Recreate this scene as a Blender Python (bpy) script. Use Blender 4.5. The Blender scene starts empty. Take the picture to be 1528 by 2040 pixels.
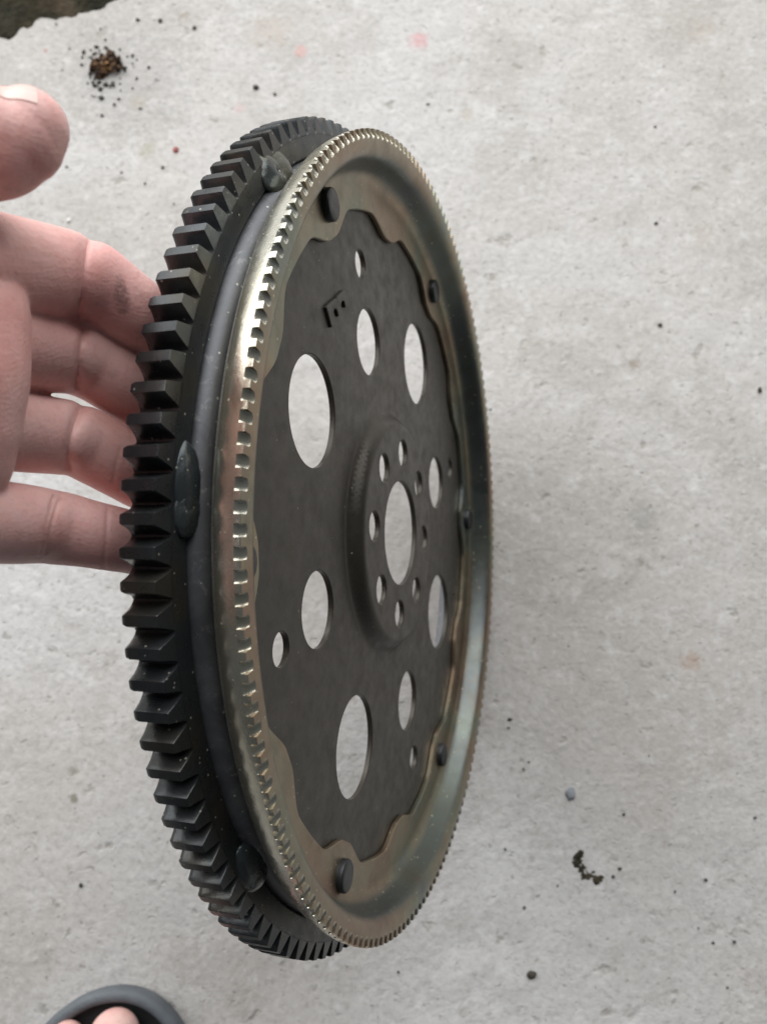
import bpy, bmesh, math, random
from mathutils import Vector, Matrix, noise
from mathutils.geometry import delaunay_2d_cdt
import numpy as np

# ------------------------------------------------------------------ camera, sky, sun, exposure
sc = bpy.context.scene
TILT = math.radians(10)                  # camera looks almost straight down, tipped a little forward
FPX, IW, IH = 1625.55, 1528, 2040
# pose of the flexplate relative to the camera (x right, y up, z towards the camera)
DC = Vector((-0.01072, -0.00779, -0.30406))
DN = Vector((0.94654, 0.00844, 0.32247)).normalized()
DU = Vector((0.0, 1.0, 0.0)).cross(DN).normalized()
DV = DN.cross(DU)
UPC = Vector((0, math.sin(TILT), math.cos(TILT)))
low = min((DC + 0.1405 * (math.cos(a) * DU + math.sin(a) * DV)).dot(UPC) for a in np.linspace(0, 6.283, 721))
CAM_H = -low + 0.0006                    # the plate stands on the floor on its gear ring
RX = Matrix.Rotation(TILT, 4, 'X')
CAM_M = Matrix.Translation((0, 0, CAM_H)) @ RX

cam = bpy.data.cameras.new('camera')
camo = bpy.data.objects.new('camera', cam)
sc.collection.objects.link(camo)
camo.matrix_world = CAM_M
cam.sensor_fit = 'VERTICAL'
cam.sensor_height = 36.0
cam.sensor_width = 36.0 * IW / IH
cam.lens = FPX / IH * 36.0
cam.clip_start = 0.01
cam.clip_end = 100
cam.dof.use_dof = True
cam.dof.focus_distance = 0.215
cam.dof.aperture_fstop = 18.0
sc.camera = camo

# shade under a roof: light comes in low from one open side, ahead and to the left
w = bpy.data.worlds.new('World')
sc.world = w
w.use_nodes = True
bg = w.node_tree.nodes['Background']
bg.inputs[0].default_value = (0.80, 0.90, 1.0, 1)
bg.inputs[1].default_value = 0.07
AZ, EL, DIST = math.radians(-15), math.radians(40), 1.9     # azimuth from image top, negative = left
door = bpy.data.lights.new('open_side_daylight', 'AREA')
door.shape = 'RECTANGLE'
door.size, door.size_y = 5.0, 2.4
door.energy = 134
door.color = (0.99, 0.99, 0.985)
dooro = bpy.data.objects.new('open_side_daylight', door)
C_ = sc.collection
C_.objects.link(dooro)
ld = Vector((math.sin(AZ) * math.cos(EL), math.cos(AZ) * math.cos(EL), math.sin(EL)))
dooro.location = ld * DIST
dooro.rotation_euler = ld.to_track_quat('Z', 'Y').to_euler()
vs = sc.view_settings
vs.view_transform = 'Standard'
vs.look = 'None'
vs.gamma = 1
vs.use_curve_mapping = False
vs.exposure = 0.0
sc.cycles.max_bounces = 6
sc.cycles.diffuse_bounces = 4
sc.cycles.glossy_bounces = 3

# ------------------------------------------------------------------ helpers
C = sc.collection
R = random.Random(7)

def at(px, py, d):                       # a point of the place seen at a pixel, d metres deep
    return CAM_M @ Vector(((px - IW / 2) / FPX * d, -(py - IH / 2) / FPX * d, -d))

def on_floor(px, py, z=0.0):
    o = CAM_M.translation
    q = at(px, py, 1.0) - o
    return o + q * ((z - o.z) / q.z)

def link(name, me, mat=None, parent=None):
    o = bpy.data.objects.new(name, me)
    C.objects.link(o)
    if mat and not me.materials:
        me.materials.append(mat)
    if parent:
        o.parent = parent
    return o

def mesh(name, verts, faces, sharp=35):
    me = bpy.data.meshes.new(name)
    me.from_pydata([tuple(v) for v in verts], [], faces)
    me.validate()
    bm = bmesh.new()
    bm.from_mesh(me)
    bmesh.ops.recalc_face_normals(bm, faces=bm.faces)
    bm.to_mesh(me)
    bm.free()
    me.shade_smooth()
    if sharp:
        me.set_sharp_from_angle(angle=math.radians(sharp))
    return me

def tag(o, label=None, cat=None, group=None, kind=None):
    if label: o['label'] = label
    if cat: o['category'] = cat
    if group: o['group'] = group
    if kind: o['kind'] = kind
    return o

def lathe(prof, n=360, closed=True):
    vs_, fs = [], []
    m = len(prof)
    for i in range(n):
        a = 2 * math.pi * i / n
        for r, z in prof:
            vs_.append((r * math.cos(a), r * math.sin(a), z))
    for i in range(n):
        j = (i + 1) % n
        for k in range(m if closed else m - 1):
            l = (k + 1) % m
            fs.append((i * m + k, j * m + k, j * m + l, i * m + l))
    return vs_, fs

def sstep(a, b, x):
    t = min(1, max(0, (x - a) / (b - a)))
    return t * t * (3 - 2 * t)

# ------------------------------------------------------------------ material nodes
class NT:
    def __init__(s, name):
        s.m = bpy.data.materials.new(name)
        s.m.use_nodes = True
        s.t = s.m.node_tree
        s.p = s.t.nodes['Principled BSDF']
    def n(s, typ, **kw):
        nd = s.t.nodes.new(typ)
        for k, v in kw.items():
            setattr(nd, k, v)
        return nd
    def l(s, a, b):
        s.t.links.new(a, b)
    def pos(s):
        return s.n('ShaderNodeNewGeometry').outputs['Position']
    def noise(s, vec, scale, detail=4, rough=0.55, dist=0.0):
        nd = s.n('ShaderNodeTexNoise')
        s.l(vec, nd.inputs['Vector'])
        nd.inputs['Scale'].default_value = scale
        nd.inputs['Detail'].default_value = detail
        nd.inputs['Roughness'].default_value = rough
        nd.inputs['Distortion'].default_value = dist
        return nd.outputs['Fac']
    def ramp(s, fac, stops, interp='LINEAR'):
        nd = s.n('ShaderNodeValToRGB')
        cr = nd.color_ramp
        cr.interpolation = interp
        while len(cr.elements) < len(stops):
            cr.elements.new(0.5)
        for e, (p, c) in zip(cr.elements, stops):
            e.position = p
            e.color = (c, c, c, 1) if not isinstance(c, tuple) else (*c, 1)
        s.l(fac, nd.inputs[0])
        return nd.outputs[0]
    def mix(s, fac, a, b, mode='MIX'):
        nd = s.n('ShaderNodeMix', data_type='RGBA', blend_type=mode)
        for v, i in ((fac, 0), (a, 6), (b, 7)):
            if isinstance(v, (int, float)):
                nd.inputs[i].default_value = v
            elif isinstance(v, tuple):
                nd.inputs[i].default_value = (*v, 1)
            else:
                s.l(v, nd.inputs[i])
        return nd.outputs[2]
    def math(s, op, a, b=None, c=None):
        nd = s.n('ShaderNodeMath', operation=op)
        for i, v in enumerate((a, b, c)):
            if v is None: continue
            if isinstance(v, (int, float)):
                nd.inputs[i].default_value = v
            else:
                s.l(v, nd.inputs[i])
        return nd.outputs[0]
    def bump(s, h, dist, strength=1.0, normal=None):
        nd = s.n('ShaderNodeBump')
        nd.inputs['Distance'].default_value = dist
        nd.inputs['Strength'].default_value = strength
        s.l(h, nd.inputs['Height'])
        if normal: s.l(normal, nd.inputs['Normal'])
        return nd.outputs['Normal']
    def set(s, **kw):
        for k, v in kw.items():
            k = {'base': 'Base Color', 'rough': 'Roughness', 'metal': 'Metallic', 'normal': 'Normal', 'coat': 'Coat Weight',
                 'coatr': 'Coat Roughness', 'spec': 'Specular IOR Level', 'sss': 'Subsurface Weight'}[k]
            i = s.p.inputs[k]
            if isinstance(v, (int, float)): i.default_value = v
            elif isinstance(v, tuple): i.default_value = (*v, 1)
            else: s.l(v, i)
        return s.m

def specks(m, vec, scale, thresh):       # fine dust: sparse bright grains
    v = m.n('ShaderNodeTexVoronoi')
    m.l(vec, v.inputs['Vector'])
    v.inputs['Scale'].default_value = scale
    sz = m.n('ShaderNodeSeparateColor')
    m.l(v.outputs['Color'], sz.inputs[0])
    lim = m.math('MULTIPLY', m.math('GREATER_THAN', sz.outputs[0], thresh), sz.outputs[1])
    return m.math('LESS_THAN', v.outputs['Distance'], m.math('MULTIPLY', lim, 0.28))

def metal_dark(name, cols, metal, rough, dust=0.80, dustc=(0.42, 0.40, 0.35), smear=0.5):
    m = NT(name)
    p = m.pos()
    a = m.noise(p, 38, 5, 0.6)
    b = m.noise(p, 420, 3, 0.6)
    col = m.ramp(a, [(0.33, cols[0]), (0.52, cols[1]), (0.68, cols[2])])
    col = m.mix(m.ramp(b, [(0.35, 0.0), (0.7, 0.22)]), col, tuple(c * 1.6 for c in cols[1]))
    sp = specks(m, p, 900, dust)
    col = m.mix(sp, col, dustc)
    sm = m.ramp(m.noise(p, 75, 6, 0.7, 0.6), [(0.60, 0.0), (0.74, smear)])
    col = m.mix(sm, col, (0.10, 0.085, 0.06))
    inf = m.n('ShaderNodeObjectInfo')    # every tooth a little different
    col = m.mix(m.math('MULTIPLY', inf.outputs['Random'], 0.35), col, tuple(c * 0.55 for c in cols[1]))
    rg = m.ramp(m.noise(p, 160, 4, 0.65), [(0.3, rough - 0.08), (0.7, rough + 0.14)])
    rg = m.math('MAXIMUM', rg, m.math('MULTIPLY', sp, 0.8))
    nb = m.bump(m.noise(p, 1500, 3), 0.00008, 0.5)
    return m.set(base=col, metal=metal, rough=rg, normal=nb)

M = {}
M['gear'] = metal_dark('black_gear_steel', [(0.036, 0.042, 0.048), (0.046, 0.050, 0.052), (0.068, 0.060, 0.044)], 0.60, 0.29, 0.88)
M['plate'] = metal_dark('dark_plate_steel', [(0.045, 0.040, 0.032), (0.050, 0.044, 0.035), (0.057, 0.049, 0.037)], 0.42, 0.34, 0.975, (0.42, 0.40, 0.35), 0.18)
M['rivet'] = metal_dark('rivet_steel', [(0.018, 0.020, 0.022), (0.026, 0.028, 0.030), (0.034, 0.033, 0.030)], 0.3, 0.34, 0.99)
M['weld'] = metal_dark('weld_steel', [(0.035, 0.046, 0.056), (0.058, 0.068, 0.070), (0.12, 0.105, 0.06)], 0.55, 0.24, 0.85)

def grey_steel():
    m = NT('bare_grey_steel')
    p = m.pos()
    a = m.noise(p, 55, 5, 0.65, 0.8)
    col = m.ramp(a, [(0.3, (0.075, 0.078, 0.085)), (0.55, (0.115, 0.12, 0.13)), (0.75, (0.16, 0.165, 0.17))])
    st = m.ramp(m.noise(p, 160, 7, 0.75, 1.2), [(0.57, 0.0), (0.66, 0.5)])
    col = m.mix(st, col, (0.30, 0.30, 0.295))
    sp = specks(m, p, 800, 0.85)
    col = m.mix(sp, col, (0.45, 0.44, 0.40))
    rg = m.math('MAXIMUM', m.ramp(a, [(0.3, 0.38), (0.7, 0.55)]), m.math('MULTIPLY', st, 0.9))
    return m.set(base=col, metal=0.55, rough=rg, normal=m.bump(m.noise(p, 1300, 3), 0.00008, 0.5))
M['grey'] = grey_steel()

def zinc(name, ramp, wear, wearc, rlo, rhi, wall=False):
    m = NT(name)
    p = m.pos()
    a = m.noise(p, 14, 3, 0.5, 1.2)
    col = m.ramp(a, ramp)
    if wall:                             # drawn inner wall: bluer film, plus its dark bluish reflections mixed into the colour
        tc = m.n('ShaderNodeTexCoord')
        sx = m.n('ShaderNodeSeparateXYZ')
        m.l(tc.outputs['Object'], sx.inputs[0])
        zz_ = m.math('ADD', m.math('MULTIPLY', sx.outputs[2], 1000.0), m.math('MULTIPLY', m.math('SUBTRACT', m.noise(p, 45, 3), 0.5), 2.4))
        fac = m.math('MULTIPLY', m.ramp(m.math('DIVIDE', zz_, 30.0), [(0.53, 0.0), (0.61, 1.0)]), m.ramp(m.math('DIVIDE', zz_, 30.0), [(0.79, 1.0), (0.86, 0.0)]))
        col = m.mix(m.math('MULTIPLY', fac, 0.9), col, m.ramp(a, [(0.35, (0.085, 0.108, 0.115)), (0.55, (0.11, 0.132, 0.125)), (0.7, (0.13, 0.138, 0.11))]))
    b = m.noise(p, 90, 6, 0.7, 0.5)
    col = m.mix(m.ramp(b, [(0.50, 0.0), (0.72, wear)]), col, wearc)
    sp = specks(m, p, 850, 0.86)
    col = m.mix(sp, col, (0.62, 0.58, 0.45))
    rg = m.ramp(m.noise(p, 120, 5, 0.65), [(0.3, rlo), (0.7, rhi)])
    rg = m.math('MAXIMUM', rg, m.math('MULTIPLY', sp, 0.7))
    return m.set(base=col, metal=0.9, rough=rg, normal=m.bump(m.noise(p, 1100, 4), 0.00008, 0.5))
# the open side of the ring keeps its tan and iridescent plating, the outer wall is paler
M['zinc'] = zinc('tan_zinc_plating', [(0.30, (0.265, 0.17, 0.13)), (0.42, (0.30, 0.225, 0.155)), (0.53, (0.30, 0.26, 0.185)), (0.62, (0.245, 0.25, 0.19)), (0.72, (0.185, 0.21, 0.205))], 0.5, (0.14, 0.11, 0.08), 0.30, 0.46, True)
M['zinc_pale'] = zinc('pale_zinc', [(0.30, (0.56, 0.52, 0.40)), (0.45, (0.64, 0.61, 0.50)), (0.60, (0.67, 0.66, 0.57)), (0.72, (0.56, 0.57, 0.52))], 0.3, (0.34, 0.31, 0.24), 0.17, 0.32)

FLOOR_MARKS = [  # pixel, size px, colour, strength
    (250, 150, 210, (0.36, 0.352, 0.34), 0.5), (560, 60, 170, (0.42, 0.40, 0.375), 0.35), (1180, 1500, 260, (0.44, 0.42, 0.395), 0.3),  # last one is a broad darker patch, lower right of the wheel
    (835, 82, 26, (0.62, 0.27, 0.29), 0.55), (600, 102, 20, (0.66, 0.33, 0.30), 0.45),
    (480, 214, 18, (0.62, 0.36, 0.36), 0.3), (351, 299, 9, (0.36, 0.10, 0.09), 0.85), (92, 101, 8, (0.40, 0.12, 0.10), 0.7),
    (1375, 1318, 26, (0.40, 0.26, 0.18), 0.45), (1268, 728, 16, (0.27, 0.22, 0.17), 0.6),
    (1275, 1030, 40, (0.24, 0.24, 0.22), 0.35), (1400, 470, 40, (0.38, 0.34, 0.28), 0.3), (148, 1590, 12, (0.18, 0.17, 0.12), 0.7),
    (146, 1537, 12, (0.2, 0.19, 0.14), 0.6), (292, 300, 26, (0.36, 0.34, 0.25), 0.4), (275, 205, 26, (0.42, 0.37, 0.28), 0.35),
    (540, 60, 70, (0.42, 0.35, 0.28), 0.3), (1400, 60, 45, (0.42, 0.37, 0.30), 0.3),
    (365, 30, 14, (0.30, 0.25, 0.2), 0.5), (930, 230, 22, (0.40, 0.36, 0.28), 0.35)]

def concrete():
    m = NT('worn_concrete')
    p = m.pos()
    big = m.noise(p, 4.2, 4, 0.55, 0.6)
    col = m.ramp(big, [(0.32, (0.43, 0.402, 0.375)), (0.47, (0.51, 0.490, 0.468)), (0.64, (0.55, 0.545, 0.538))])
    mid = m.noise(p, 22, 4, 0.65, 0.8)
    col = m.mix(m.ramp(mid, [(0.36, 0.38), (0.50, 0.0)]), col, (0.375, 0.35, 0.32))
    mid2 = m.noise(p, 70, 4, 0.6, 0.3)
    col = m.mix(m.ramp(mid2, [(0.54, 0.0), (0.72, 0.5)]), col, (0.66, 0.655, 0.645))
    fine = m.noise(p, 300, 3, 0.7)
    col = m.mix(m.ramp(fine, [(0.30, 0.55), (0.47, 0.0)]), col, (0.33, 0.31, 0.28))
    col = m.mix(m.ramp(fine, [(0.54, 0.0), (0.72, 0.4)]), col, (0.70, 0.69, 0.67))
    # dents: sparse, ragged, a little stretched sideways
    mp = m.n('ShaderNodeMapping')
    m.l(p, mp.inputs[0])
    mp.inputs['Scale'].default_value = (0.92, 1.0, 1.0)
    mp.inputs['Rotation'].default_value = (0, 0, 0.3)
    d1 = m.ramp(m.noise(mp.outputs[0], 80, 3, 0.55, 0.2), [(0.27, 1.0), (0.36, 0.0)])
    d2 = m.ramp(m.noise(mp.outputs[0], 230, 3, 0.6, 0.3), [(0.29, 1.0), (0.36, 0.0)])
    pit = m.math('MAXIMUM', d1, m.math('MULTIPLY', d2, 0.8))
    col = m.mix(m.math('MULTIPLY', pit, 0.5), col, (0.25, 0.23, 0.195))  # shade inside the dents mixed into the colour
    # stains and broad tone patches that lie where the photograph shows them
    dn = m.noise(p, 150, 5, 0.7)
    for x, y, s, c, k in FLOOR_MARKS:
        f = on_floor(x, y)
        rad = s / 4000.0
        vd = m.n('ShaderNodeVectorMath', operation='DISTANCE')
        m.l(p, vd.inputs[0])
        vd.inputs[1].default_value = f
        q = m.math('ADD', m.math('DIVIDE', vd.outputs['Value'], rad), m.math('MULTIPLY', m.math('SUBTRACT', dn, 0.5), 2.6))
        col = m.mix(m.ramp(q, [(0.35, k), (1.0, 0.0)]), col, c)
    rough_zone = m.ramp(m.noise(p, 7, 2, 0.5), [(0.38, 0.25), (0.62, 1.0)])
    h = m.math('ADD', m.math('MULTIPLY', m.noise(p, 55, 4, 0.6, 0.3), 0.62), m.math('MULTIPLY', m.math('MULTIPLY', fine, 0.22), rough_zone))
    h = m.math('SUBTRACT', h, m.math('MULTIPLY', pit, 0.16))
    nb = m.bump(h, 0.0022, 1.0)
    return m.set(base=col, rough=m.ramp(mid, [(0.3, 0.85), (0.7, 0.68)]), normal=nb, spec=0.35)
M['concrete'] = concrete()

def simple(name, cols, scale, rough, bump=0.0, bs=300, metal=0.0, spec=0.5):
    m = NT(name)
    p = m.pos()
    k = len(cols)
    col = m.ramp(m.noise(p, scale, 5, 0.65), [(0.3 + 0.4 * i / max(1, k - 1), c) for i, c in enumerate(cols)])
    kw = dict(base=col, rough=rough, metal=metal, spec=spec)
    if bump: kw['normal'] = m.bump(m.noise(p, bs, 5, 0.7), bump)
    return m.set(**kw)
M['soil'] = simple('mossy_soil', [(0.02, 0.022, 0.012), (0.045, 0.04, 0.022), (0.11, 0.08, 0.05)], 45, 0.95, 0.004, 180)
M['clump'] = simple('crumbly_dirt', [(0.015, 0.011, 0.009), (0.07, 0.038, 0.02), (0.34, 0.19, 0.085)], 130, 0.95, 0.001, 700)
M['grit'] = simple('dark_grit', [(0.04, 0.038, 0.032), (0.08, 0.075, 0.065)], 200, 0.9)
M['stone_dark'] = simple('dark_stone', [(0.035, 0.032, 0.026), (0.075, 0.066, 0.05)], 500, 0.85, 0.0003, 900)
M['stone_blue'] = simple('blue_grey_stone', [(0.22, 0.24, 0.26), (0.30, 0.32, 0.34)], 500, 0.7, 0.0002, 900)
M['stone_white'] = simple('white_stone', [(0.7, 0.69, 0.66), (0.8, 0.79, 0.77)], 500, 0.6)
M['stone_red'] = simple('red_chip', [(0.24, 0.06, 0.05), (0.34, 0.12, 0.10)], 500, 0.8)
M['rubber'] = simple('grey_rubber', [(0.09, 0.105, 0.12), (0.14, 0.155, 0.17)], 60, 0.6, 0.0004, 500)
M['footbed'] = simple('dark_footbed', [(0.014, 0.016, 0.018), (0.03, 0.032, 0.034)], 90, 0.75, 0.0006, 500)

M['cloth'] = simple('dark_cloth', [(0.028, 0.03, 0.036), (0.045, 0.047, 0.055)], 120, 0.9, 0.0005, 1200)

def skin(name, base, dirt):
    m = NT(name)
    p = m.pos()
    a = m.noise(p, 60, 4, 0.6)
    col = m.ramp(a, [(0.3, tuple(c * f for c, f in zip(base, (0.90, 0.78, 0.76)))), (0.5, base), (0.72, tuple(min(1, c * f) for c, f in zip(base, (1.06, 1.12, 1.12))))])
    b = m.noise(p, 400, 4, 0.6)
    col = m.mix(m.ramp(b, [(0.54, 0.0), (0.75, 0.32)]), col, (0.52, 0.21, 0.18))
    col = m.mix(m.ramp(m.noise(p, 28, 2, 0.5), [(0.45, 0.0), (0.65, 0.45)]), col, tuple(c * f for c, f in zip(base, (0.98, 0.72, 0.74))))
    col = m.mix(m.ramp(m.noise(p, 950, 3, 0.6), [(0.58, 0.0), (0.72, 0.22)]), col, (0.36, 0.18, 0.14))
    col = m.mix(m.ramp(m.noise(p, 120, 7, 0.8), [(0.60, 0.0), (0.76, 0.38)]), col, (0.22, 0.14, 0.12))
    dn = m.noise(p, 330, 6, 0.75)
    for pt, rad, k in dirt:
        vd = m.n('ShaderNodeVectorMath', operation='DISTANCE')
        m.l(p, vd.inputs[0])
        vd.inputs[1].default_value = pt
        q = m.math('ADD', m.math('DIVIDE', vd.outputs['Value'], rad), m.math('MULTIPLY', m.math('SUBTRACT', dn, 0.5), 2.2))
        col = m.mix(m.ramp(q, [(0.3, k), (1.0, 0.0)]), col, (0.10, 0.065, 0.06))
    wv = m.n('ShaderNodeTexVoronoi')
    m.l(p, wv.inputs['Vector'])
    wv.inputs['Scale'].default_value = 1100
    h = m.math('ADD', m.math('MULTIPLY', wv.outputs['Distance'], 0.5), m.math('MULTIPLY', m.noise(p, 700, 4), 0.8))
    rd = m.n('ShaderNodeTexWave', wave_type='BANDS', bands_direction='DIAGONAL')
    m.l(p, rd.inputs['Vector'])
    rd.inputs['Scale'].default_value = 420
    rd.inputs['Distortion'].default_value = 5
    rd.inputs['Detail'].default_value = 1
    h = m.math('ADD', h, m.math('MULTIPLY', rd.outputs['Fac'], 0.14))
    m.set(base=col, rough=m.ramp(a, [(0.3, 0.42), (0.7, 0.55)]), normal=m.bump(h, 0.00016, 0.6), sss=0.25, spec=0.45)
    m.p.inputs['Subsurface Radius'].default_value = (1.0, 0.35, 0.2)
    m.p.inputs['Subsurface Scale'].default_value = 0.0025
    return m.m

# ------------------------------------------------------------------ floor and soil edge
fl = mesh('floor', [(-4, -4, 0), (4, -4, 0), (4, 4, 0), (-4, 4, 0)], [(0, 1, 2, 3)], 0)
tag(link('floor', fl, M['concrete']), 'worn pale grey concrete floor with pits and faint stains', kind='structure')

def soil_bank():
    A, B = on_floor(-170, 150), on_floor(330, 2)        # the edge where soil spills onto the slab
    d = (B - A).normalized()
    nrm = Vector((-d.y, d.x, 0))
    L = (B - A).length
    nx, ny = 120, 60
    vs_, fs = [], []
    for i in range(nx + 1):
        for j in range(ny + 1):
            x, y = -0.08 + (L + 0.16) * i / nx, 0.22 * j / ny
            P = A + d * x + nrm * y
            e = 0.010 * noise.noise(Vector((x * 28, 3.1, 0))) + 0.006 * noise.noise(Vector((x * 90, 8, 0)))
            hgt = 0.016 * sstep(0.0, 0.05, y + e) + 0.012 * sstep(0.03, 0.12, y)
            hgt += 0.004 * noise.fractal(Vector((P.x * 60, P.y * 60, 1)), 0.7, 2.1, 5) * sstep(0.0, 0.02, y)
            vs_.append((P.x + nrm.x * e, P.y + nrm.y * e, hgt - 0.0015))
    for i in range(nx):
        for j in range(ny):
            a = i * (ny + 1) + j
            fs.append((a, a + ny + 1, a + ny + 2, a + 1))
    o = link('soil', mesh('soil', vs_, fs, 0), M['soil'])
    tag(o, 'dark mossy soil edge in the corner', kind='structure')
soil_bank()

# ------------------------------------------------------------------ flexplate
root = bpy.data.objects.new('flexplate', None)
C.objects.link(root)
root.empty_display_size = 0.02
B3 = Matrix((DU, DV, DN)).transposed().to_4x4()
root.matrix_world = CAM_M @ Matrix.Translation(DC) @ B3
tag(root, 'round dark steel flexplate with black gear ring and gold toothed rim, standing on edge', 'flexplate')
mm = 0.001

# --- ring gear with each tooth
NT_G, TIP0 = 123, 180.35
prof = [(128.8, -0.2), (129.3, -0.6), (134.2, -0.6), (134.95, 0.2), (134.95, 9.8), (129.3, 9.8), (128.8, 9.4)]
v_, f_ = lathe([(a * mm, b * mm) for a, b in prof], 492)
ring = link('ring_gear', mesh('ring_gear', v_, f_), M['gear'], root)
def tooth_mesh():
    rad = [134.80, 135.0, 135.5, 136.3, 137.6, 139.0, 139.75, 140.0]
    hw = [3.42, 3.05, 2.74, 2.50, 2.13, 1.66, 1.40, 1.22]
    secs = [(0.0, 0.60, 0.55), (0.35, 0.80, 0.25), (1.3, 1.0, 0.0), (8.75, 1.0, 0.0), (9.05, 0.93, 0.12)]
    vs_, fs = [], []
    for k, (s, wsc, drop) in enumerate(secs):
        ring_ = []
        for r, h in zip(rad, hw):
            t = (r - 135) / 5
            rr = r - drop * max(0, t)
            f = 1 - (1 - wsc) * max(0.0, min(1, t * 1.6))
            ss = s + (0.75 * (1 - max(0, t)) if k >= 3 else 0) - (0.2 * (1 - max(0, t)) if k < 2 else 0)
            ring_.append((rr, h * f, ss))
        for r, h, ss in ring_: vs_.append((r * mm, -h * mm, ss * mm))
        for r, h, ss in reversed(ring_): vs_.append((r * mm, h * mm, ss * mm))
    n = len(rad) * 2
    for k in range(len(secs) - 1):
        for i in range(n - 1):
            fs.append((k * n + i, k * n + i + 1, (k + 1) * n + i + 1, (k + 1) * n + i))
    m = len(rad)
    for k in (0, len(secs) - 1):
        for i in range(m - 1):
            fs.append((k * n + i, k * n + i + 1, k * n + n - 2 - i, k * n + n - 1 - i))
    return mesh('tooth', vs_, fs, 30)
tm = tooth_mesh()
tm.materials.append(M['gear'])
for i in range(NT_G):
    t = bpy.data.objects.new('tooth', tm)
    C.objects.link(t)
    t.parent = ring
    t.rotation_euler = (0, 0, math.radians(TIP0 + 360 / NT_G * i))

# --- dished plate with its holes
ZP, ZH, TH = 13.7, 18.3, 1.9
def plate_z(r):
    return ZP + (ZH - ZP) * (1 - sstep(39.0, 44.6, r))
holes = [(0, 0, 18.9, 72)]
for k in range(8): holes.append((29.4, -5.6 + 45 * k, 5.1, 32))
for k in range(4):
    holes.append((77.6, 62.0 + 90 * k - 0.2, 16.35, 72))
    holes.append((69.2, 17.2 + 90 * k + 0.2, 11.35, 56))
    holes.append((95.0, 17.4 + 90 * k, 4.75, 32))
def plate_mesh():
    pts, edges, loops = [], [], []
    def ringp(cx, cy, r, n):
        s = len(pts)
        for i in range(n):
            a = 2 * math.pi * i / n
            pts.append(Vector((cx + r * math.cos(a), cy + r * math.sin(a))))
        edges.extend((s + i, s + (i + 1) % n) for i in range(n))
        return list(range(s, s + n))
    CH = 0.28
    outer = ringp(0, 0, 124.6, 360)
    hl = []
    for rho, ph, r, n in holes:
        cx, cy = rho * math.cos(math.radians(ph)), rho * math.sin(math.radians(ph))
        hl.append((ringp(cx, cy, r + CH, n), cx, cy, r))
    nb = len(pts)
    for rr in (36.2, 37.4, 38.4, 39.3, 40.2, 41.1, 42.0, 42.9, 43.8, 44.8, 46.0):
        for i in range(120):
            a = 2 * math.pi * (i + 0.5 * (int(rr * 10) % 2)) / 120
            q = Vector((rr * math.cos(a), rr * math.sin(a)))
            if all((q - Vector((cx, cy))).length > r + CH + 0.9 for _, cx, cy, r in hl):
                pts.append(q)
    for rr in (54, 64, 84, 100, 112):
        for i in range(96):
            a = 2 * math.pi * i / 96
            q = Vector((rr * math.cos(a), rr * math.sin(a)))
            if all((q - Vector((cx, cy))).length > r + CH + 1.5 for _, cx, cy, r in hl):
                pts.append(q)
    vo, _, fo, ov, _, _ = delaunay_2d_cdt(pts, edges, [], 0, 1e-4)
    back = {}
    for i, o in enumerate(ov):
        for k in o: back[k] = i
    good = []
    for f in fo:
        c = sum((vo[i] for i in f), Vector((0, 0))) / len(f)
        if c.length > 124.6: continue
        if any((c - Vector((cx, cy))).length < r + CH for _, cx, cy, r in hl): continue
        good.append(tuple(f))
    V, F = [], []
    n0 = len(vo)
    for q in vo: V.append((q.x, q.y, plate_z(q.length)))
    for q in vo: V.append((q.x, q.y, plate_z(q.length) - TH))
    for f in good:
        F.append(f)
        F.append(tuple(n0 + i for i in reversed(f)))
    for lp, cx, cy, r in hl:
        lp = [back[i] for i in lp]
        n = len(lp)
        base = len(V)
        for dz in (-CH, -TH + CH):
            for i in lp:
                q = Vector((vo[i].x - cx, vo[i].y - cy)).normalized() * r
                V.append((cx + q.x, cy + q.y, plate_z(vo[i].length) + dz))
        for i in range(n):
            j = (i + 1) % n
            F.append((lp[i], lp[j], base + j, base + i))
            F.append((base + i, base + j, base + n + j, base + n + i))
            F.append((base + n + i, base + n + j, n0 + lp[j], n0 + lp[i]))
    # rolled outer edge and wall that runs back into the gear ring
    lp = [back[i] for i in outer]
    out = [(126.3, ZP - 0.35), (127.5, ZP - 1.2), (128.25, ZP - 2.4), (128.5, ZP - 3.8), (128.5, 8), (128.5, 4), (128.5, 0.6), (125.6, 0.6), (125.6, ZP - 5), (125.3, ZP - 3.6)]
    n = len(lp)
    prev = lp
    for r, z in out:
        base = len(V)
        for i in lp:
            q = vo[i].normalized() * r
            V.append((q.x, q.y, z))
        cur = list(range(base, base + n))
        for i in range(n):
            j = (i + 1) % n
            F.append((prev[i], prev[j], cur[j], cur[i]))
        prev = cur
    last = [n0 + i for i in lp]
    for i in range(n):
        j = (i + 1) % n
        F.append((prev[i], prev[j], last[j], last[i]))
    return mesh('plate', [(x * mm, y * mm, z * mm) for x, y, z in V], F, 32)
pm = plate_mesh()
plate = link('plate', pm, None, root)
pm.materials.append(M['plate'])
pm.materials.append(M['grey'])
for p_ in pm.polygons:
    if math.hypot(p_.center[0], p_.center[1]) > 0.1249: p_.material_index = 1

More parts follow.
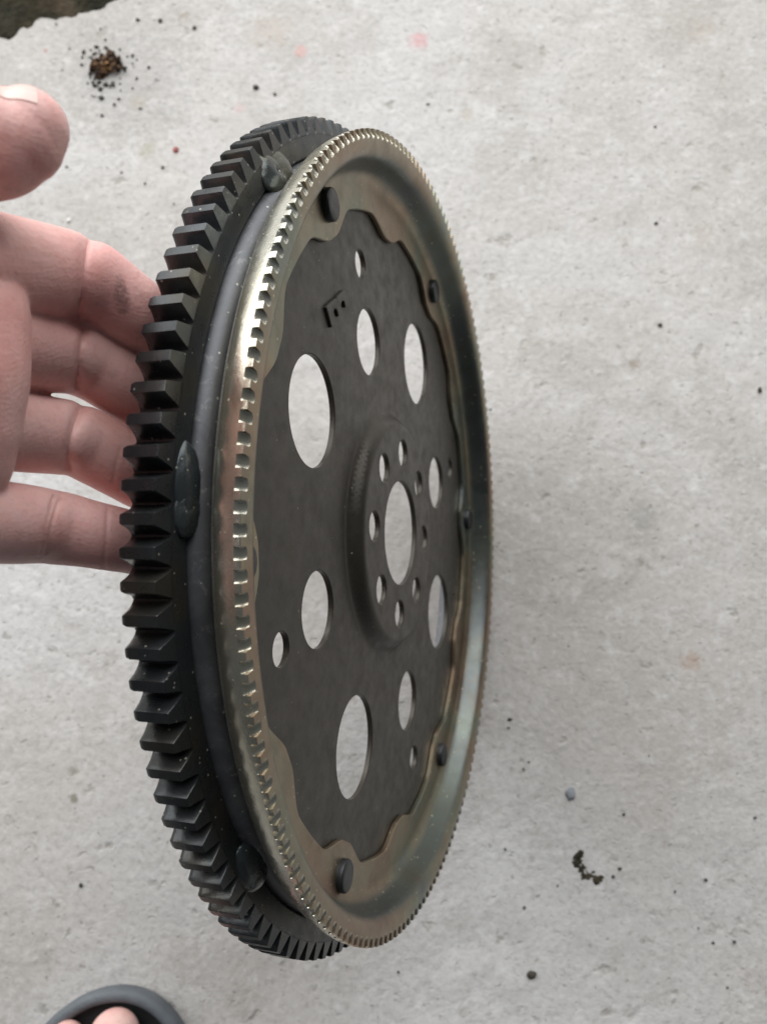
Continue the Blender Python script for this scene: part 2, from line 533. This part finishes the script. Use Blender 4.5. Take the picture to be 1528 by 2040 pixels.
# --- raised stamped mark on the plate
def disc_uv(px, py, s):
    d = Vector(((px - IW / 2) / FPX, -(py - IH / 2) / FPX, -1))
    k = (DC + s * DN).dot(DN) / d.dot(DN)
    P = d * k - DC - s * DN
    return Vector((P.dot(DU), P.dot(DV)))
def mark():
    s = (ZP + 1.5) * mm
    o, a1, b1 = disc_uv(654, 612, s), disc_uv(692, 576, s), disc_uv(665, 652, s)
    A, Bv = a1 - o, b1 - o
    t = 0.23
    out = [(0, 0), (0.12, -0.06), (0.42, -0.05), (0.5, 0.03), (0.58, -0.05), (0.88, -0.06), (1, 0.02), (1, 0.76), (0.80, 0.76), (0.80, 0.44), (0.74, 0.36), (0.68, 0.40), (0.62, 0.50), (0.62, 0.80), (0.40, 0.84), (0.40, 0.50), (0.35, 0.40), (0.30, 0.38), (0.25, 0.48), (0.25, 1), (0, 1)]
    P = [o + A * x + Bv * y for x, y in out]
    c = sum(P, Vector((0, 0))) / len(P)
    me = bpy.data.meshes.new('stamped_mark')
    bm = bmesh.new()
    vv = [bm.verts.new((q.x, q.y, (ZP - 0.5) * mm)) for q in P]
    f = bm.faces.new(vv)
    r = bmesh.ops.extrude_face_region(bm, geom=[f])
    top = [e for e in r['geom'] if isinstance(e, bmesh.types.BMVert)]
    bmesh.ops.translate(bm, verts=top, vec=(0, 0, 1.45 * mm))
    bmesh.ops.recalc_face_normals(bm, faces=bm.faces)
    te = [e for e in bm.edges if all(v.co.z > ZP * mm for v in e.verts)]
    bmesh.ops.bevel(bm, geom=te, offset=0.35 * mm, segments=2, affect='EDGES', profile=0.5)
    bm.to_mesh(me)
    bm.free()
    o_ = link('stamped_mark', me, M['plate'], plate)
    tag(o_, 'small raised m shaped mark')
mark()

# --- gold toothed sensor ring
NS, SLOT0 = 174, 159.75
def sensor_ring():
    t = 1.85
    z0 = ZP + 0.05
    def arc(cx, cz, r, a0, a1, n):
        return [(cx + r * math.cos(math.radians(a0 + (a1 - a0) * i / n)), cz + r * math.sin(math.radians(a0 + (a1 - a0) * i / n))) for i in range(n + 1)]
    zf = 25.9
    ro, ri = 125.15, 125.15 - t
    P = [('w', 0.0, z0 + t - 0.3), ('w', 0.3, z0 + t), ('w', 3.0, z0 + t)]
    P += [(118.8, z0 + t), (120.8, z0 + t + 0.2), (122.3, z0 + t + 0.8), (123.4, z0 + t + 1.9), (124.1, z0 + t + 3.2)]
    P += [(124.9, 20.6), (125.5, 22.4), (126.1, 23.8), (126.9, 24.8), (127.9, 25.5), (129.0, 25.8), (130.2, zf), (131.0, zf)]
    P += [(132.5, zf), (134.1, zf), (134.25, zf - 0.15), (134.25, zf - 0.5), (134.24, zf - 0.85), (134.22, zf - 1.2), (134.17, zf - 1.7), (134.05, zf - 2.6), (133.85, zf - 3.5)]
    P += [(133.5, 21.0), (132.9, 19.6), (131.9, 18.2), (130.5, 16.9), (128.9, 15.8), (127.3, 15.0), (126.2, 14.5), (125.4, z0 + 0.15), (124.2, z0)]
    P += [('w', 3.0, z0), ('w', 0.3, z0), ('w', 0.0, z0 + 0.3)]
    ts = [-0.5, -0.41, -0.325, -0.302, -0.290, -0.26, -0.18, -0.09, 0.0, 0.09, 0.18, 0.26, 0.290, 0.302, 0.325, 0.41]
    W = 0.292
    V, F = [], []
    m = len(P)
    angs = []
    for k in range(NS):
        for x in ts:
            a = math.radians(SLOT0 + (k + x) * 360 / NS)
            if abs(x) < W:
                lim = 131.3 + 0.7 * (abs(x) / W) ** 3
            else:
                lim = 999
            d = (math.degrees(a) - 2.0) % 30
            d = min(d, 30 - d)
            wr = 106.3 + 5.7 * sstep(1.2, 9.6, d)
            for q in P:
                if q[0] == 'w': r, z = wr + q[1], q[2]
                else: r, z = q
                if r > 130.5: r = min(r, lim + 3.0 * max(0, (zf - z) / 1.75) ** 1.1)
                V.append((r * math.cos(a) * mm, r * math.sin(a) * mm, z * mm))
    n = NS * len(ts)
    for i in range(n):
        j = (i + 1) % n
        for k in range(m):
            l = (k + 1) % m
            F.append((i * m + k, j * m + k, j * m + l, i * m + l))
    return mesh('sensor_ring', V, F, 33)
srm = sensor_ring()
srg = link('sensor_ring', srm, M['zinc'], root)
srm.materials.append(M['zinc_pale'])
for p_ in srm.polygons:
    c_ = p_.center
    r_ = math.hypot(c_[0], c_[1])
    if r_ > 0.1242 and p_.normal[0] * c_[0] + p_.normal[1] * c_[1] > 0.25 * r_: p_.material_index = 1
tag(srg, 'gold zinc plated ring with fine rim teeth')

# --- rivets
def rivet_mesh():
    z = ZP + 1.7
    z -= 0.5
    pr = [(0.0, z + 3.0), (2.6, z + 3.0), (4.2, z + 2.95), (4.65, z + 2.8), (4.9, z + 2.4), (4.95, z + 1.4), (4.95, z + 0.5), (5.2, z - 0.1)]
    v_, f_ = lathe([(a * mm, b * mm) for a, b in pr], 40, False)
    return mesh('rivet', v_, f_, 50)
rm = rivet_mesh()
rm.materials.append(M['rivet'])
for k in range(6):
    a = math.radians(2 + 60 * k)
    o = link('rivet', rm, None, root)
    o.location = (0.1160 * math.cos(a), 0.1160 * math.sin(a), 0)

# --- weld beads that tie the gear ring to the plate
def weld(px, py, blobs, seed):
    uv = disc_uv(px, py, 0.0108)
    phi = math.atan2(uv.y, uv.x)
    bm = bmesh.new()
    for x, y, lr, lt, h, pit in blobs:
        res = bmesh.ops.create_icosphere(bm, subdivisions=4, radius=1)
        for v in res['verts']:
            d = v.co.copy()
            kk = 1 + 0.10 * noise.noise(d * 1.4 + Vector((seed, x, y))) + 0.05 * noise.noise(d * 4 + Vector((seed, 0, 0))) + 0.02 * noise.noise(d * 11 + Vector((seed, 3, 0)))
            z = d.z * h - pit * math.exp(-((d.x * lr) ** 2 + (d.y * lt + lt * 0.25) ** 2) / 0.8) * max(0, d.z)
            z += 0.07 * math.sin((d.y * lt + 0.06 * (d.x * lr) ** 2) * 4.2) * max(0, d.z)
            v.co = Vector(((x + d.x * lr * kk) * mm, (y + d.y * lt * kk) * mm, z * kk * mm))
    me = bpy.data.meshes.new('weld_bead')
    bm.to_mesh(me); bm.free()
    me.shade_smooth()
    o = link('weld_bead', me, M['weld'], ring)
    # sits in the corner between the gear ring's face and the plate's wall
    o.matrix_local = Matrix.Rotation(phi, 4, 'Z') @ Matrix.Translation((130.2 * mm, 0, 10.1 * mm)) @ Matrix.Rotation(math.radians(20), 4, 'Y')
weld(556, 352, [(0.8, 2.4, 6.0, 6.2, 2.3, 0.9), (0.4, -3.2, 5.0, 6.4, 2.0, 0.0)], 1)
weld(377, 978, [(0.2, -0.4, 4.0, 10.4, 2.0, 0.0), (0.1, 4.6, 3.9, 6.0, 2.05, 0.8)], 2)
weld(500, 1733, [(0.4, 0.2, 4.8, 8.6, 2.2, 0.0), (0.2, 3.4, 4.5, 5.4, 2.2, 0.4)], 3)

# ------------------------------------------------------------------ hand
def tube(bm, pts, seg=28, flat=None):
    """smooth tube through (point, radius) with rounded ends"""
    P = [Vector(p) for p, r in pts]
    Rr = [r for p, r in pts]
    path, rads = [], []
    n = len(P)
    for i in range(n - 1):
        p0, p1, p2, p3 = P[max(0, i - 1)], P[i], P[i + 1], P[min(n - 1, i + 2)]
        for k in range(12):
            t = k / 12
            q = 0.5 * ((2 * p1) + (p2 - p0) * t + (2 * p0 - 5 * p1 + 4 * p2 - p3) * t * t + (-p0 + 3 * p1 - 3 * p2 + p3) * t ** 3)
            path.append(q)
            tt = t * t * (3 - 2 * t)
            rads.append(Rr[i] * (1 - tt) + Rr[i + 1] * tt)
    path.append(P[-1]); rads.append(Rr[-1])
    d0 = (path[0] - path[1]).normalized(); d1 = (path[-1] - path[-2]).normalized()
    pre = [(path[0] + d0 * rads[0] * math.sin(a), rads[0] * math.cos(a)) for a in (1.5, 1.25, 0.95, 0.6, 0.3)]
    post = [(path[-1] + d1 * rads[-1] * math.sin(a), rads[-1] * math.cos(a)) for a in (0.3, 0.6, 0.95, 1.25, 1.5)]
    allp = pre + list(zip(path, rads)) + post
    rings = []
    up = Vector((0.3, 0.2, 1)).normalized()
    for i, (p, r) in enumerate(allp):
        a, b = allp[max(0, i - 1)][0], allp[min(len(allp) - 1, i + 1)][0]
        tg = (b - a).normalized()
        s = tg.cross(up).normalized()
        v = s.cross(tg)
        rings.append([bm.verts.new(p + (s * math.cos(2 * math.pi * k / seg) + v * math.sin(2 * math.pi * k / seg)) * r) for k in range(seg)])
    for i in range(len(rings) - 1):
        for k in range(seg):
            l = (k + 1) % seg
            bm.faces.new((rings[i][k], rings[i][l], rings[i + 1][l], rings[i + 1][k]))
    bm.faces.new(list(reversed(rings[0])))
    bm.faces.new(rings[-1])

def remeshed(name, bm, voxel, smooth_it):
    bmesh.ops.recalc_face_normals(bm, faces=bm.faces)
    me = bpy.data.meshes.new(name + '_src')
    bm.to_mesh(me)
    bm.free()
    o = bpy.data.objects.new(name + '_src', me)
    C.objects.link(o)
    md = o.modifiers.new('r', 'REMESH')
    md.mode = 'VOXEL'
    md.voxel_size = voxel
    if smooth_it:
        s = o.modifiers.new('s', 'SMOOTH')
        s.factor = 0.5
        s.iterations = smooth_it
    dg = bpy.context.evaluated_depsgraph_get()
    out = bpy.data.meshes.new_from_object(o.evaluated_get(dg))
    bpy.data.objects.remove(o)
    bpy.data.meshes.remove(me)
    out.name = name
    return out

def crease(me, lines):
    """press skin folds into a mesh: (polyline of (px, py), depth, half width px, depth in m)"""
    n = len(me.vertices)
    co = np.empty(n * 3); me.vertices.foreach_get('co', co); co = co.reshape(-1, 3)
    no = np.empty(n * 3); me.vertices.foreach_get('normal', no); no = no.reshape(-1, 3)
    inv = np.array(CAM_M.inverted())
    for pts, dist, hw, dep in lines:
        c = co @ inv[:3, :3].T + inv[:3, 3]
        q = np.stack([IW / 2 + FPX * c[:, 0] / -c[:, 2], IH / 2 - FPX * c[:, 1] / -c[:, 2]], 1)
        best = np.full(n, 1e9)
        for a, b in zip(pts[:-1], pts[1:]):
            a, b = np.array(a, float), np.array(b, float)
            d = b - a
            t = np.clip(((q - a) @ d) / (d @ d), 0, 1)
            best = np.minimum(best, np.linalg.norm(q - (a + t[:, None] * d), axis=1))
        wgt = np.exp(-(best / hw) ** 2) * np.exp(-((-c[:, 2] - dist) / 0.009) ** 4)
        co = co - no * (dep * wgt)[:, None]
    me.vertices.foreach_set('co', co.reshape(-1))
    me.update()

bm = bmesh.new()
# index, middle, ring, little finger: knuckle under the palm, then the two joints, then the tip behind the gear ring
tube(bm, [(at(-60, 520, .158), .0105), (at(60, 538, .1715), .0102), (at(165, 559, .1855), .0099), (at(245, 608, .1935), .0091), (at(300, 650, .2015), .0087), (at(340, 690, .2130), .0072)])
tube(bm, [(at(-60, 670, .162), .0100), (at(60, 693, .1785), .0096), (at(160, 711, .1930), .0093), (at(235, 757, .1995), .0086), (at(288, 800, .2070), .0082), (at(330, 825, .2180), .0068)])
tube(bm, [(at(-70, 845, .162), .0092), (at(50, 862, .1775), .0087), (at(148, 876, .1910), .0088), (at(225, 914, .1975), .0085), (at(280, 950, .2045), .0080), (at(325, 975, .2150), .0066)])
tube(bm, [(at(-90, 1035, .160), .0088), (at(20, 1042, .1720), .0087), (at(105, 1050, .1830), .0084), (at(200, 1068, .1885), .0077), (at(270, 1083, .1955), .0074), (at(315, 1098, .2060), .0062)])
# palm: pads along its edge, heel, wrist
tube(bm, [(at(-62, 478, .1615), .0072), (at(-46, 550, .160), .0088), (at(-47, 640, .1585), .0100), (at(-52, 745, .158), .0103), (at(-62, 840, .1585), .0098), (at(-66, 905, .160), .0090), (at(-78, 968, .1625), .0080)])
tube(bm, [(at(-180, 520, .158), .015), (at(-200, 700, .155), .017), (at(-220, 900, .157), .016), (at(-200, 1010, .160), .012)])
tube(bm, [(at(-420, 560, .148), .015), (at(-430, 760, .144), .019), (at(-430, 940, .147), .016)])
tube(bm, [(at(-430, 760, .144), .019), (at(-700, 900, .135), .021), (at(-950, 1100, .128), .024), (at(-1500, 1500, .12), .029)])
# ball of the thumb: unseen mass, added to shade the palm
tube(bm, [(at(-440, 450, .122), .020), (at(-215, 560, .126), .0130), (at(-240, 760, .131), .0150)])
# thumb
tube(bm, [(at(-430, 620, .146), .015), (at(-380, 430, .145), .0135), (at(-230, 318, .1445), .0108), (at(-120, 296, .1450), .0102), (at(-30, 284, .1455), .0098), (at(30, 268, .1460), .0088), (at(58, 256, .1462), .0070)])
tube(bm, [(at(-110, 312, .1450), .0085), (at(-10, 296, .1456), .0087), (at(40, 277, .1460), .0078)])
hm = remeshed('hand', bm, 0.00045, 9)
crease(hm, [
    ([(182, 478), (176, 510), (168, 560), (160, 610), (155, 640)], .178, 20, .0009), ([(178, 482), (170, 550), (158, 636)], .180, 4, .0005),
    ([(171, 655), (164, 700), (158, 765)], .188, 15, .0011), ([(169, 655), (162, 700), (156, 770)], .188, 4, .0006),
    ([(163, 815), (148, 860), (138, 900), (141, 935)], .186, 14, .0012), ([(163, 815), (148, 860), (138, 900), (141, 935)], .186, 4, .0006),
    ([(118, 995), (104, 1045), (90, 1104)], .180, 14, .0004), ([(118, 1000), (104, 1045), (92, 1100)], .180, 3.5, .0004), ([(108, 990), (94, 1040), (82, 1100)], .180, 3.5, .0004),
    ([(216, 1012), (213, 1070), (208, 1130)], .186, 4, .0003), ([(241, 895), (232, 925), (227, 960)], .196, 4, .0002)])
hm.shade_smooth()
dirt = [(at(184, 512, .1785), .0020, 0.45), (at(180, 535, .1775), .0020, 0.5), (at(174, 562, .177), .0018, 0.4), (at(226, 545, .1845), .0022, 0.45), (at(232, 566, .183), .0024, 0.55),
        (at(240, 590, .1835), .0024, 0.55), (at(250, 612, .185), .0022, 0.45), (at(268, 585, .188), .0030, 0.3), (at(295, 628, .193), .0036, 0.5), (at(288, 600, .192), .0028, 0.4),
        (at(285, 658, .192), .0030, 0.4), (at(225, 745, .1915), .0022, 0.25), (at(15, 345, .137), .0034, 0.5), (at(75, 338, .139), .0034, 0.45), (at(45, 352, .139), .0028, 0.35)]
hand = link('hand', hm, skin('hand_skin', (0.78, 0.465, 0.43), dirt))
tag(hand, 'left hand with grimy fingertips reaching behind the black gear ring', 'hand')

# thumbnail
def nail():
    from mathutils.bvhtree import BVHTree
    bv = BVHTree.FromPolygons([v.co for v in hm.vertices], [tuple(p.vertices) for p in hm.polygons])
    V, F = [], []
    a, b = at(-28, 205, .1450), at(82, 178, .1462)
    ax = (b - a)
    out = (at(20, 120, .1455) - at(28, 200, .1455)).normalized()
    side = ax.cross(out).normalized()
    out = side.cross(ax).normalized()
    if out.dot(at(20, 100, .1455) - at(20, 200, .1455)) < 0: out = -out
    n, m_ = 14, 14
    for k in (0, 1):
        for i in range(n + 1):
            t = i / n
            for j in range(m_ + 1):
                s = -1 + 2 * j / m_
                ww = 0.0074 * (1 - 0.25 * t ** 4 - 0.15 * (1 - t) ** 3)
                tt = t - 0.07 * s * s * (1 if t > 0.5 else -0.6) * abs(t - 0.5) * 2
                p = a + ax * tt + side * (ww * s)
                hit, nr = bv.find_nearest(p + out * (0.0030 - 0.0025 * t * t - 0.006 * s * s))[:2]
                V.append(hit + nr * (0.00016 - 0.0008 * k))
    q = (n + 1) * (m_ + 1)
    for k in (0, 1):
        for i in range(n):
            for j in range(m_):
                o = k * q + i * (m_ + 1) + j
                F.append((o, o + 1, o + m_ + 2, o + m_ + 1))
    brd = [i * (m_ + 1) for i in range(n + 1)] + [n * (m_ + 1) + j for j in range(1, m_ + 1)] + [i * (m_ + 1) + m_ for i in range(n - 1, -1, -1)] + [j for j in range(m_ - 1, 0, -1)]
    for x, y in zip(brd, brd[1:] + brd[:1]): F.append((x, y, y + q, x + q))
    m = NT('nail'); p = m.pos()
    m.set(base=m.ramp(m.noise(p, 120, 3), [(0.3, (0.70, 0.49, 0.44)), (0.7, (0.76, 0.57, 0.52))]), rough=0.28, sss=0.2)
    m.p.inputs['Subsurface Scale'].default_value = 0.001
    link('thumbnail', mesh('thumbnail', V, F, 60), m.m, hand)
nail()

# ------------------------------------------------------------------ sandal and foot
tip = on_floor(228, 1969, 0.009)
SX, SY = tip.x, tip.y
def outline(t):                          # left sandal outline, toe tip at origin, +y forward
    pts = [(0.004, 0.0), (0.022, -0.006), (0.036, -0.022), (0.043, -0.045), (0.044, -0.075), (0.039, -0.115), (0.032, -0.165), (0.031, -0.215), (0.020, -0.247), (0.0, -0.256),
           (-0.022, -0.246), (-0.034, -0.215), (-0.041, -0.165), (-0.050, -0.11), (-0.053, -0.075), (-0.047, -0.042), (-0.034, -0.018), (-0.016, -0.004)]
    n = len(pts)
    f = t * n; i = int(f) % n; u = f - int(f)
    p0, p1, p2, p3 = (Vector(pts[(i + k - 1) % n]) for k in range(4))
    return 0.5 * ((2 * p1) + (p2 - p0) * u + (2 * p0 - 5 * p1 + 4 * p2 - p3) * u * u + (-p0 + 3 * p1 - 3 * p2 + p3) * u ** 3)
sroot = bpy.data.objects.new('sandal', None)
C.objects.link(sroot)
sroot.empty_display_size = 0.02
sroot.location = (SX, SY, 0)
tag(sroot, 'dark grey rubber sandal with raised toe rim at the bottom edge', 'sandal')
def sandal():
    N = 220
    def shell(prof):
        V = []
        for i in range(N):
            p = outline(i / N)
            d = outline((i + 0.5) / N) - outline((i - 0.5) / N)
            nn = Vector((d.y, -d.x)).normalized()
            if nn.dot(p - Vector((0, -0.12))) < 0: nn = -nn
            for off, z in prof: V.append((p.x - nn.x * off, p.y - nn.y * off, z))
        m = len(prof)
        F = [(i * m + k, ((i + 1) % N) * m + k, ((i + 1) % N) * m + k + 1, i * m + k + 1) for i in range(N) for k in range(m - 1)]
        return V, F, m
    pr = [(0.003, 0.0), (0.0012, 0.0008), (0.0006, 0.003), (0.0004, 0.006), (0.0, 0.0085), (0.0005, 0.0103), (0.0020, 0.0116), (0.0040, 0.0117), (0.0056, 0.0108), (0.0064, 0.0088), (0.0070, 0.0064)]
    V, F, m = shell(pr)
    F.append([i * m for i in range(N)][::-1])
    link('sole', mesh('sole', V, F, 60), M['rubber'], sroot)
    V, F, m = shell([(0.0066, 0.0066), (0.009, 0.0050)])
    F.append([i * m + 1 for i in range(N)])
    link('footbed', mesh('footbed', V, F, 60), M['footbed'], sroot)
    # broad strap across the instep (beyond the frame)
    V, F = [], []
    for k, off in ((0, 0.0), (1, 0.0035)):
        for j in range(9):
            y = -0.075 - 0.075 * j / 8
            for i in range(25):
                a = math.pi * i / 24
                x = -0.004 + (0.046 + off) * math.cos(a)
                V.append((x, y, 0.008 + (0.050 + 0.012 * j / 8 + off) * math.sin(a) ** 0.7))
    q = 9 * 25
    for k in (0, 1):
        for j in range(8):
            for i in range(24):
                o = k * q + j * 25 + i
                F.append((o, o + 1, o + 26, o + 25))
    for j in (0, 8):
        for i in range(24):
            o = j * 25 + i
            F.append((o, o + 1, o + 1 + q, o + q))
    link('strap', mesh('strap', V, F, 50), M['rubber'], sroot)
sandal()
def foot():
    bm = bmesh.new()
    def P(x, y, z): return Vector((SX + x, SY + y, z - 0.0205))
    tube(bm, [(P(0.006, -0.105, 0.038), .0150), (P(0.008, -0.062, 0.0395), .0130), (P(0.006, -0.034, 0.0385), .0119), (P(0.0035, -0.0178, 0.0370), .0118)])
    for x, yt, r in ((-0.0200, -0.0150, .0083), (-0.031, -0.027, .0078), (-0.039, -0.040, .0074), (-0.044, -0.055, .0070)):
        tube(bm, [(P(x * 0.8, -0.108, 0.036), .0110), (P(x, yt - 0.036, 0.036), .0085), (P(x, yt - 0.016, 0.0365), .0078), (P(x, yt - 0.006, 0.033), r)])
    tube(bm, [(P(0.004, -0.095, 0.042), .020), (P(0.0, -0.14, 0.052), .024), (P(-0.004, -0.18, 0.058), .027), (P(-0.005, -0.205, 0.055), .026)])
    tube(bm, [(P(-0.024, -0.095, 0.042), .017), (P(-0.018, -0.14, 0.046), .020), (P(-0.008, -0.19, 0.05), .024)])
    tube(bm, [(P(-0.004, -0.185, 0.07), .030), (P(-0.004, -0.195, 0.13), .033), (P(-0.003, -0.215, 0.24), .046)])
    me = remeshed('foot', bm, 0.0011, 8)
    me.shade_smooth()
    f = link('person', me, skin('foot_skin', (0.76, 0.50, 0.45), []))
    tag(f, 'person crouching at the bottom edge, bare toes showing in a dark sandal', 'person')
    # unseen legs and body of the same crouching person, added to darken reflections
    bm = bmesh.new()
    tube(bm, [((SX - .005, SY - .215, .11), .052), ((SX - .02, SY - .12, .26), .062), ((SX - .03, SY + .0, .44), .068), ((SX + .0, SY - .16, .45), .082), ((SX + .05, SY - .36, .38), .10)])
    tube(bm, [((SX + .29, SY - .28, .07), .050), ((SX + .31, SY - .16, .25), .062), ((SX + .33, SY - .02, .43), .068), ((SX + .29, SY - .18, .44), .082), ((SX + .22, SY - .38, .38), .10)])
    tube(bm, [((SX + .06, SY - .42, .36), .12), ((SX + .20, SY - .42, .36), .12)])
    tm_ = remeshed('trousers', bm, 0.006, 6)
    tm_.shade_smooth()
    link('trousers', tm_, M['cloth'], f)
    bm = bmesh.new()
    tube(bm, [((SX + .13, SY - .42, .40), .14), ((SX + .13, SY - .37, .58), .15), ((SX + .13, SY - .27, .78), .16)])
    tube(bm, [((SX - .02, SY - .28, .78), .08), ((SX + .28, SY - .28, .78), .08)])
    tm_ = remeshed('shirt', bm, 0.006, 6)
    tm_.shade_smooth()
    link('shirt', tm_, M['cloth'], f)
foot()

# ------------------------------------------------------------------ small things lying on the floor
def stone(px, py, wpx, hpx, mat, label, name='pebble', cat='pebble', rot=0.0, flat=0.6, seed=0):
    f = on_floor(px, py)
    k = 4000.0
    a, b = wpx / k / 2, hpx / k / 2
    c = min(a, b) * flat
    bm = bmesh.new()
    bmesh.ops.create_icosphere(bm, subdivisions=3, radius=1)
    for v in bm.verts:
        s = 1 + 0.28 * noise.noise(v.co * 1.7 + Vector((seed * 3.1, 0, 0))) + 0.08 * noise.noise(v.co * 5 + Vector((seed, 2, 0)))
        v.co = Vector((v.co.x * a * s, v.co.y * b * s, max(-0.6, v.co.z) * c * s))
    me = bpy.data.meshes.new(name)
    zmin = min(v.co.z for v in bm.verts)
    bmesh.ops.translate(bm, verts=bm.verts, vec=(0, 0, -zmin - 0.0001))
    bm.to_mesh(me); bm.free()
    me.shade_smooth()
    o = link(name, me, M[mat])
    o.location = (f.x, f.y, 0)
    o.rotation_euler = (0, 0, rot)
    tag(o, label, cat)
stone(510, 175, 15, 12, 'stone_dark', 'dark pebble above the black gear ring, right of the dirt clump', seed=1)
stone(548, 188, 8, 8, 'stone_dark', 'tiny grey pebble just right of the dark pebble above the gear', seed=2)
stone(1058, 1941, 19, 15, 'stone_dark', 'dark round pebble on the floor below right of the wheel', seed=3)
stone(1314, 648, 10, 10, 'stone_dark', 'small black pebble on the floor right of the wheel', seed=4)
stone(1136, 1581, 20, 25, 'stone_blue', 'flat blue grey pebble on the floor at lower right', seed=5, flat=0.4)
stone(138, 440, 9, 11, 'stone_white', 'small white pebble between thumb and index finger', seed=6)
stone(351, 299, 11, 16, 'stone_red', 'dark red chip on the floor left of the gear ring top', name='paint_chip', cat='chip', rot=-0.3, flat=0.4, seed=7)
stone(275, 40, 10, 8, 'stone_dark', 'dark crumb near the top edge, nearest the dirt clump', seed=8)
stone(320, 42, 9, 12, 'stone_dark', 'dark crumb near the top edge, second from the dirt clump', seed=9)
stone(388, 56, 9, 10, 'stone_dark', 'dark crumb near the top edge, third from the dirt clump', seed=10)
stone(1512, 777, 9, 14, 'stone_dark', 'dark grain at the right edge of the floor', seed=11)

def lumps(name, specs, mat, flat=1.0):
    bm = bmesh.new()
    for i, (x, y, z, r) in enumerate(specs):
        res = bmesh.ops.create_icosphere(bm, subdivisions=2 if r < 0.0012 else 3, radius=1)
        sx, sy, sz = R.uniform(.55, 1.4), R.uniform(.55, 1.4), R.uniform(.6, 1.0) * flat
        for v in res['verts']:
            s = r * (1 + 0.75 * noise.noise(v.co * 2.1 + Vector((i * 3.7, 1, 0))))
            v.co = Vector((x + v.co.x * s * sx, y + v.co.y * s * sy, max(0.0, z + v.co.z * s * sz)))
    me = bpy.data.meshes.new(name)
    bm.to_mesh(me); bm.free()
    me.shade_smooth()
    return link(name, me, M[mat])
def clump():
    sp = []
    for x, y, z, r in ((188, 140, .002, 3.0), (198, 128, .004, 3.2), (208, 120, .0055, 2.8), (222, 116, .005, 2.8), (234, 124, .004, 3.0), (238, 138, .002, 2.5), (205, 146, .002, 3.4), (220, 134, .003, 3.0), (214, 126, .0065, 2.0), (193, 135, .005, 2.0), (229, 118, .0065, 1.8), (200, 150, .001, 2.6)):
        f = on_floor(x, y)
        sp.append((f.x, f.y, z * 0.6, r * mm * 0.85))
    for i in range(90):
        f = on_floor(R.gauss(213, 14), R.gauss(133, 9))
        sp.append((f.x, f.y, R.uniform(.0005, .005), R.uniform(.3, 1.2) * mm))
    tag(lumps('dirt_clump', sp, 'clump'), 'crumbly brown dirt clump on the floor above the thumb', 'dirt')
    sp = []
    for i in range(55):
        a, d = R.uniform(0, 6.28), abs(R.gauss(0, 1)) * 26 + 24
        f = on_floor(213 + d * math.cos(a) * 1.3, 142 + d * math.sin(a))
        sp.append((f.x, f.y, .0003, R.uniform(.35, 1.0) * mm))
    for x, y in ((187, 165), (190, 172), (212, 170), (227, 170), (203, 195), (201, 178), (168, 104), (193, 94), (250, 140), (297, 135), (164, 130), (180, 148)):
        f = on_floor(x, y)
        sp.append((f.x, f.y, .0004, 1.1 * mm))
    tag(lumps('dirt_crumbs', sp, 'grit'), 'dark crumbs scattered round the brown dirt clump', 'dirt', kind='stuff')
    sp = []
    for cx, cy, n, sx, sy, r in ((1153, 1714, 18, 5, 9, 1.5), (1160, 1728, 10, 6, 5, 1.1), (1172, 1747, 12, 8, 4, 1.2), (1187, 1752, 12, 4, 8, 1.4)):
        for i in range(n):
            f = on_floor(R.gauss(cx, sx), R.gauss(cy, sy))
            sp.append((f.x, f.y, 0.0, R.uniform(.4, 1) * r * mm))
    tag(lumps('soil_crumbs', sp, 'soil', 0.3), 'small patch of dark soil crumbs at lower right', 'dirt')
    sp = []
    for i in range(40):
        f = on_floor(R.uniform(-80, 1620), R.uniform(-60, 2080))
        sp.append((f.x, f.y, 0.0001, R.choice((.25, .3, .35, .4, .45, .6, .8)) * mm))
    for x, y, r in ((1015, 1433, 1.1), (1013, 1450, .8), (1042, 1532, 1.0), (1053, 1518, .7), (1344, 1776, .9), (1234, 1730, 1.0), (1221, 1746, .8), (1420, 1878, .9), (1461, 1876, .9), (1503, 1629, 1.0), (1448, 1967, .9), (1405, 1753, .9), (1390, 1849, .7), (134, 333, .9), (243, 344, .9), (325, 334, 1.1), (290, 366, .9), (113, 48, .8), (162, 1763, 1.2), (1306, 445, 1.0), (1292, 1505, .8), (1242, 1622, .8)):
        f = on_floor(x, y)
        sp.append((f.x, f.y, 0.0002, r * mm * 0.8))
    tag(lumps('grit', sp, 'grit'), 'loose dark grit strewn over the concrete', 'grit', kind='stuff')
clump()
